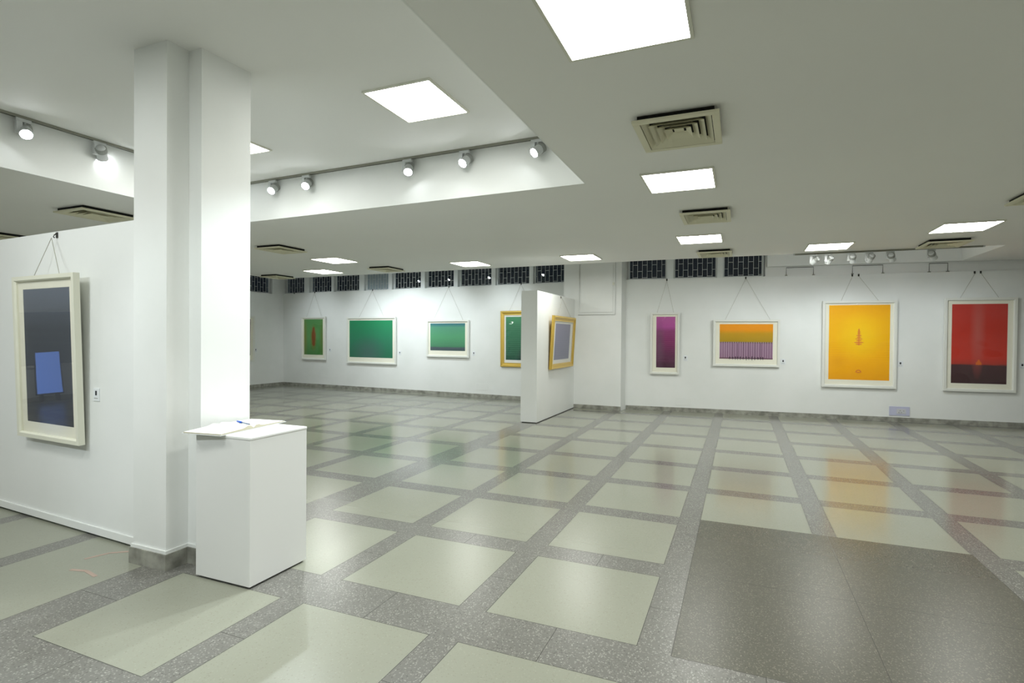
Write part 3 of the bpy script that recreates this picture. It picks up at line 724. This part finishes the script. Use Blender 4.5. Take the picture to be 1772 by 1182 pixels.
def spot(x, y, z, aim, label, power=60, cone=50, blend=.6, rz=0, group='track spotlights'):
    r = thing('track_spotlight', label, 'spotlight', (x, y, z), rz, group)
    add('adapter', adapter, r); add('driver_box', driver, r); add('swivel_arm', yoke, r)
    hl = Vector((.018, 0, -.120)); h = add('head', head_me, r, loc=hl)
    wp = Vector((x, y, z)) + Matrix.Rotation(rz, 3, 'Z') @ hl
    dirw = (Vector(aim)-wp).normalized(); dl = Matrix.Rotation(-rz, 3, 'Z') @ dirw
    h.rotation_mode = 'QUATERNION'; h.rotation_quaternion = (-dl).to_track_quat('Z', 'Y')
    add('cooling_fins', fin_me, h); add('lens', lens_me, h)
    if power:
        ld = bpy.data.lights.new('spot_beam', 'SPOT'); ld.energy = power*SPOT_W; ld.color = SPOT_C; ld.spot_size = math.radians(cone); ld.spot_blend = blend; ld.shadow_soft_size = .035
        lo = bpy.data.objects.new('spot_beam', ld); C.objects.link(lo); lo.parent = h; lo.location = (0, 0, -.075)
    return r
track((-5.62, 4.90), (-1.70, 4.765), ZH, 'long spotlight track along the far side of the raised ceiling bay')
track((-5.70, 1.2), (-5.67, 4.80), ZH, 'spotlight track along the left side of the raised ceiling bay')
track((-5.2, -1.05), (-1.9, -1.05), ZH, 'unseen spotlight track added behind the camera on the near side of the raised ceiling bay')  # unseen track, added to carry lights for the near walls
tr = math.atan2(-.135, 3.92)
FT = lambda x: 4.90 + (x+5.62)*(-.135/3.92)
spot(-5.14, FT(-5.14), ZH, (-4.7, 2.75, 1.5), 'white spotlight on the far track, first right of the pillar', 90, rz=tr)
spot(-4.61, FT(-4.61), ZH, (-3.9, 2.8, 1.4), 'white spotlight on the far track, second right of the pillar', 90, rz=tr)
spot(-3.21, FT(-3.21), ZH, (-2.0, 2.2, 0), 'white spotlight on the far track, middle of the five in view', 50, 46, rz=tr)
spot(-2.53, FT(-2.53), ZH, (-3.15, 2.6, 1.2), 'white glowing spotlight on the far track, second from its right end', 95, rz=tr)
spot(-1.76, FT(-1.76), ZH, (-3.2, 2.65, 1.2), 'white glaring spotlight at the right end of the far track', 115, rz=tr)
lr = math.atan2(3.6, .03)
spot(-5.685, 2.70, ZH, (-3.9, 2.0, 1.6), 'white spotlight on the left track with its lit lens turned toward the pillar', 14, rz=lr)
spot(-5.68, 3.30, ZH, (-8.5, 5.5, 1.0), 'white spotlight on the left track seen from behind', 70, rz=lr)
spot(-5.675, 4.35, ZH, (-9.5, 9.0, 1.0), 'white spotlight on the left track close behind the pillar', 90, rz=lr)
spot(-4.7, -1.05, ZH, (-4.9, 2.6, 1.55), 'unseen white spotlight added behind the camera aimed at the large slate picture', 66, 52)  # three unseen spots, added to light the display wall and pedestal
spot(-3.6, -1.05, ZH, (-4.1, 2.55, 1.75), 'unseen white spotlight added behind the camera aimed at the display wall beside the pillar', 32, 52)
spot(-2.3, -1.05, ZH, (-2.9, 2.4, .8), 'unseen white spotlight added behind the camera aimed at the pedestal', 85, 50)
# right rail under the ceiling edge
tk = track((.81, 10.055), (3.30, 10.08), ZL, 'spotlight track under the ceiling edge at the right')
for x, aim, who in ((1.09, (-1.0, 11.5, 1.5), 'leftmost of the six on the right track, its lens catching light'), (1.30, (.45, 11.6, 1.5), 'second from left of the six on the right track'),
                    (1.62, (1.9, 11.7, 1.5), 'third from left of the six on the right track'), (1.86, (1.4, 11.8, 1.4), 'fourth from left of the six on the right track'),
                    (2.14, (2.9, 11.9, 1.5), 'fifth from left of the six on the right track'), (2.66, (3.9, 12.0, 1.4), 'furthest right of the six on the right track')):
    spot(x, 10.06, ZL, aim, 'white spotlight, ' + who, 17, 70, 1.0)
# rail tucked behind the ceiling edge along the far left wall
track((-11.4, 10.62), (-2.7, 10.30), ZH, 'spotlight track hidden above the ceiling edge at the far left')
GT = lambda x: 10.62 + (x+11.4)*(-.32/8.7)
for x, aim, who, pw in ((-11.2, (-11.3, 12.5, 1.4), 'near the far corner', 45), (-9.4, (-9.5, 12.4, 1.5), 'before the emerald picture, left', 60), (-8.3, (-8.2, 12.3, 1.7), 'before the emerald picture, right', 110),
                        (-6.9, (-7.0, 12.2, 1.6), 'before the slate-footed picture', 75), (-5.2, (-5.3, 12.1, 1.5), 'before the gold-framed green picture', 60)):
    spot(x, GT(x), ZH, aim, 'white spotlight hidden above the ceiling edge ' + who, pw, 84, 1.0)
# spotlight that lights the free-standing partition
track((-1.9, 9.70), (-.9, 9.66), ZL, 'short spotlight track near the ceiling edge facing the free-standing partition') if False else None

# ------------------------------------------------------------------ small things
r = tag(MB().tube([(-.90, 1.93, ZL), (-.905, 1.93, ZL-.02), (-.885, 1.96, ZL-.045), (-.87, 1.94, ZL-.03)], .002, TRIMM, 6).build('loose_wire'),
        'thin loose wire dangling from the ceiling beside the nearest light', 'wire')
# chalk marks on the floor left of the pillar
for i, (pts, who) in enumerate((([(-4.013, 2.241), (-3.968, 2.373), (-3.855, 2.456)], 'upper'), ([(-3.911, 2.105), (-3.802, 2.134), (-3.66, 2.108)], 'lower'))):
    m = MB(); pts = [Vector(p) for p in pts]
    for a, b in zip(pts, pts[1:]):
        dd = (b-a).normalized(); n_ = Vector((-dd.y, dd.x))*.012
        m.prism([tuple(a-n_), tuple(b-n_), tuple(b+n_), tuple(a+n_)], .0004, .0012, PINK)
    tag(m.build('chalk_mark'), 'faint pink chalk streak on the floor by the pillar, %s of two' % who, 'mark')

# shutter and lit screen added out of view to give the slate picture its reflections
r = thing('added_shutter', 'unseen dark shutter added on the left wall to reflect in the slate picture glass', 'shutter', (-12.8, -.88, .66), math.pi/2)
MB().box((.05, -.03, .05), (1.85, -.005, 1.05), SHUT).build('curtain', r)
m = MB(); W = 1.9; H = 1.1
m.box((0, -.05, 0), (W, -.001, .05), FRAMEW); m.box((0, -.05, H-.05), (W, -.001, H), FRAMEW); m.box((0, -.05, .05), (.05, -.001, H-.05), FRAMEW); m.box((W-.05, -.05, .05), (W, -.001, H-.05), FRAMEW)
m.build('frame', r)
r = thing('added_blue_screen', 'unseen lit blue screen added at the left wall to reflect in the slate picture glass', 'screen', (-12.70, -.56, .12), math.pi/2)
MB().box((0, -.006, .03), (.40, 0, .83), emis('blue_screen_light', (.16, .34, 1.0), 1.8)).build('screen', r)
m = MB(); m.box((-.02, 0.001, .01), (.42, .03, .85), BLACKP); m.box((.05, -.03, -.12), (.09, .06, .01), BLACKP); m.box((.31, -.03, -.12), (.35, .06, .01), BLACKP); m.build('housing', r)
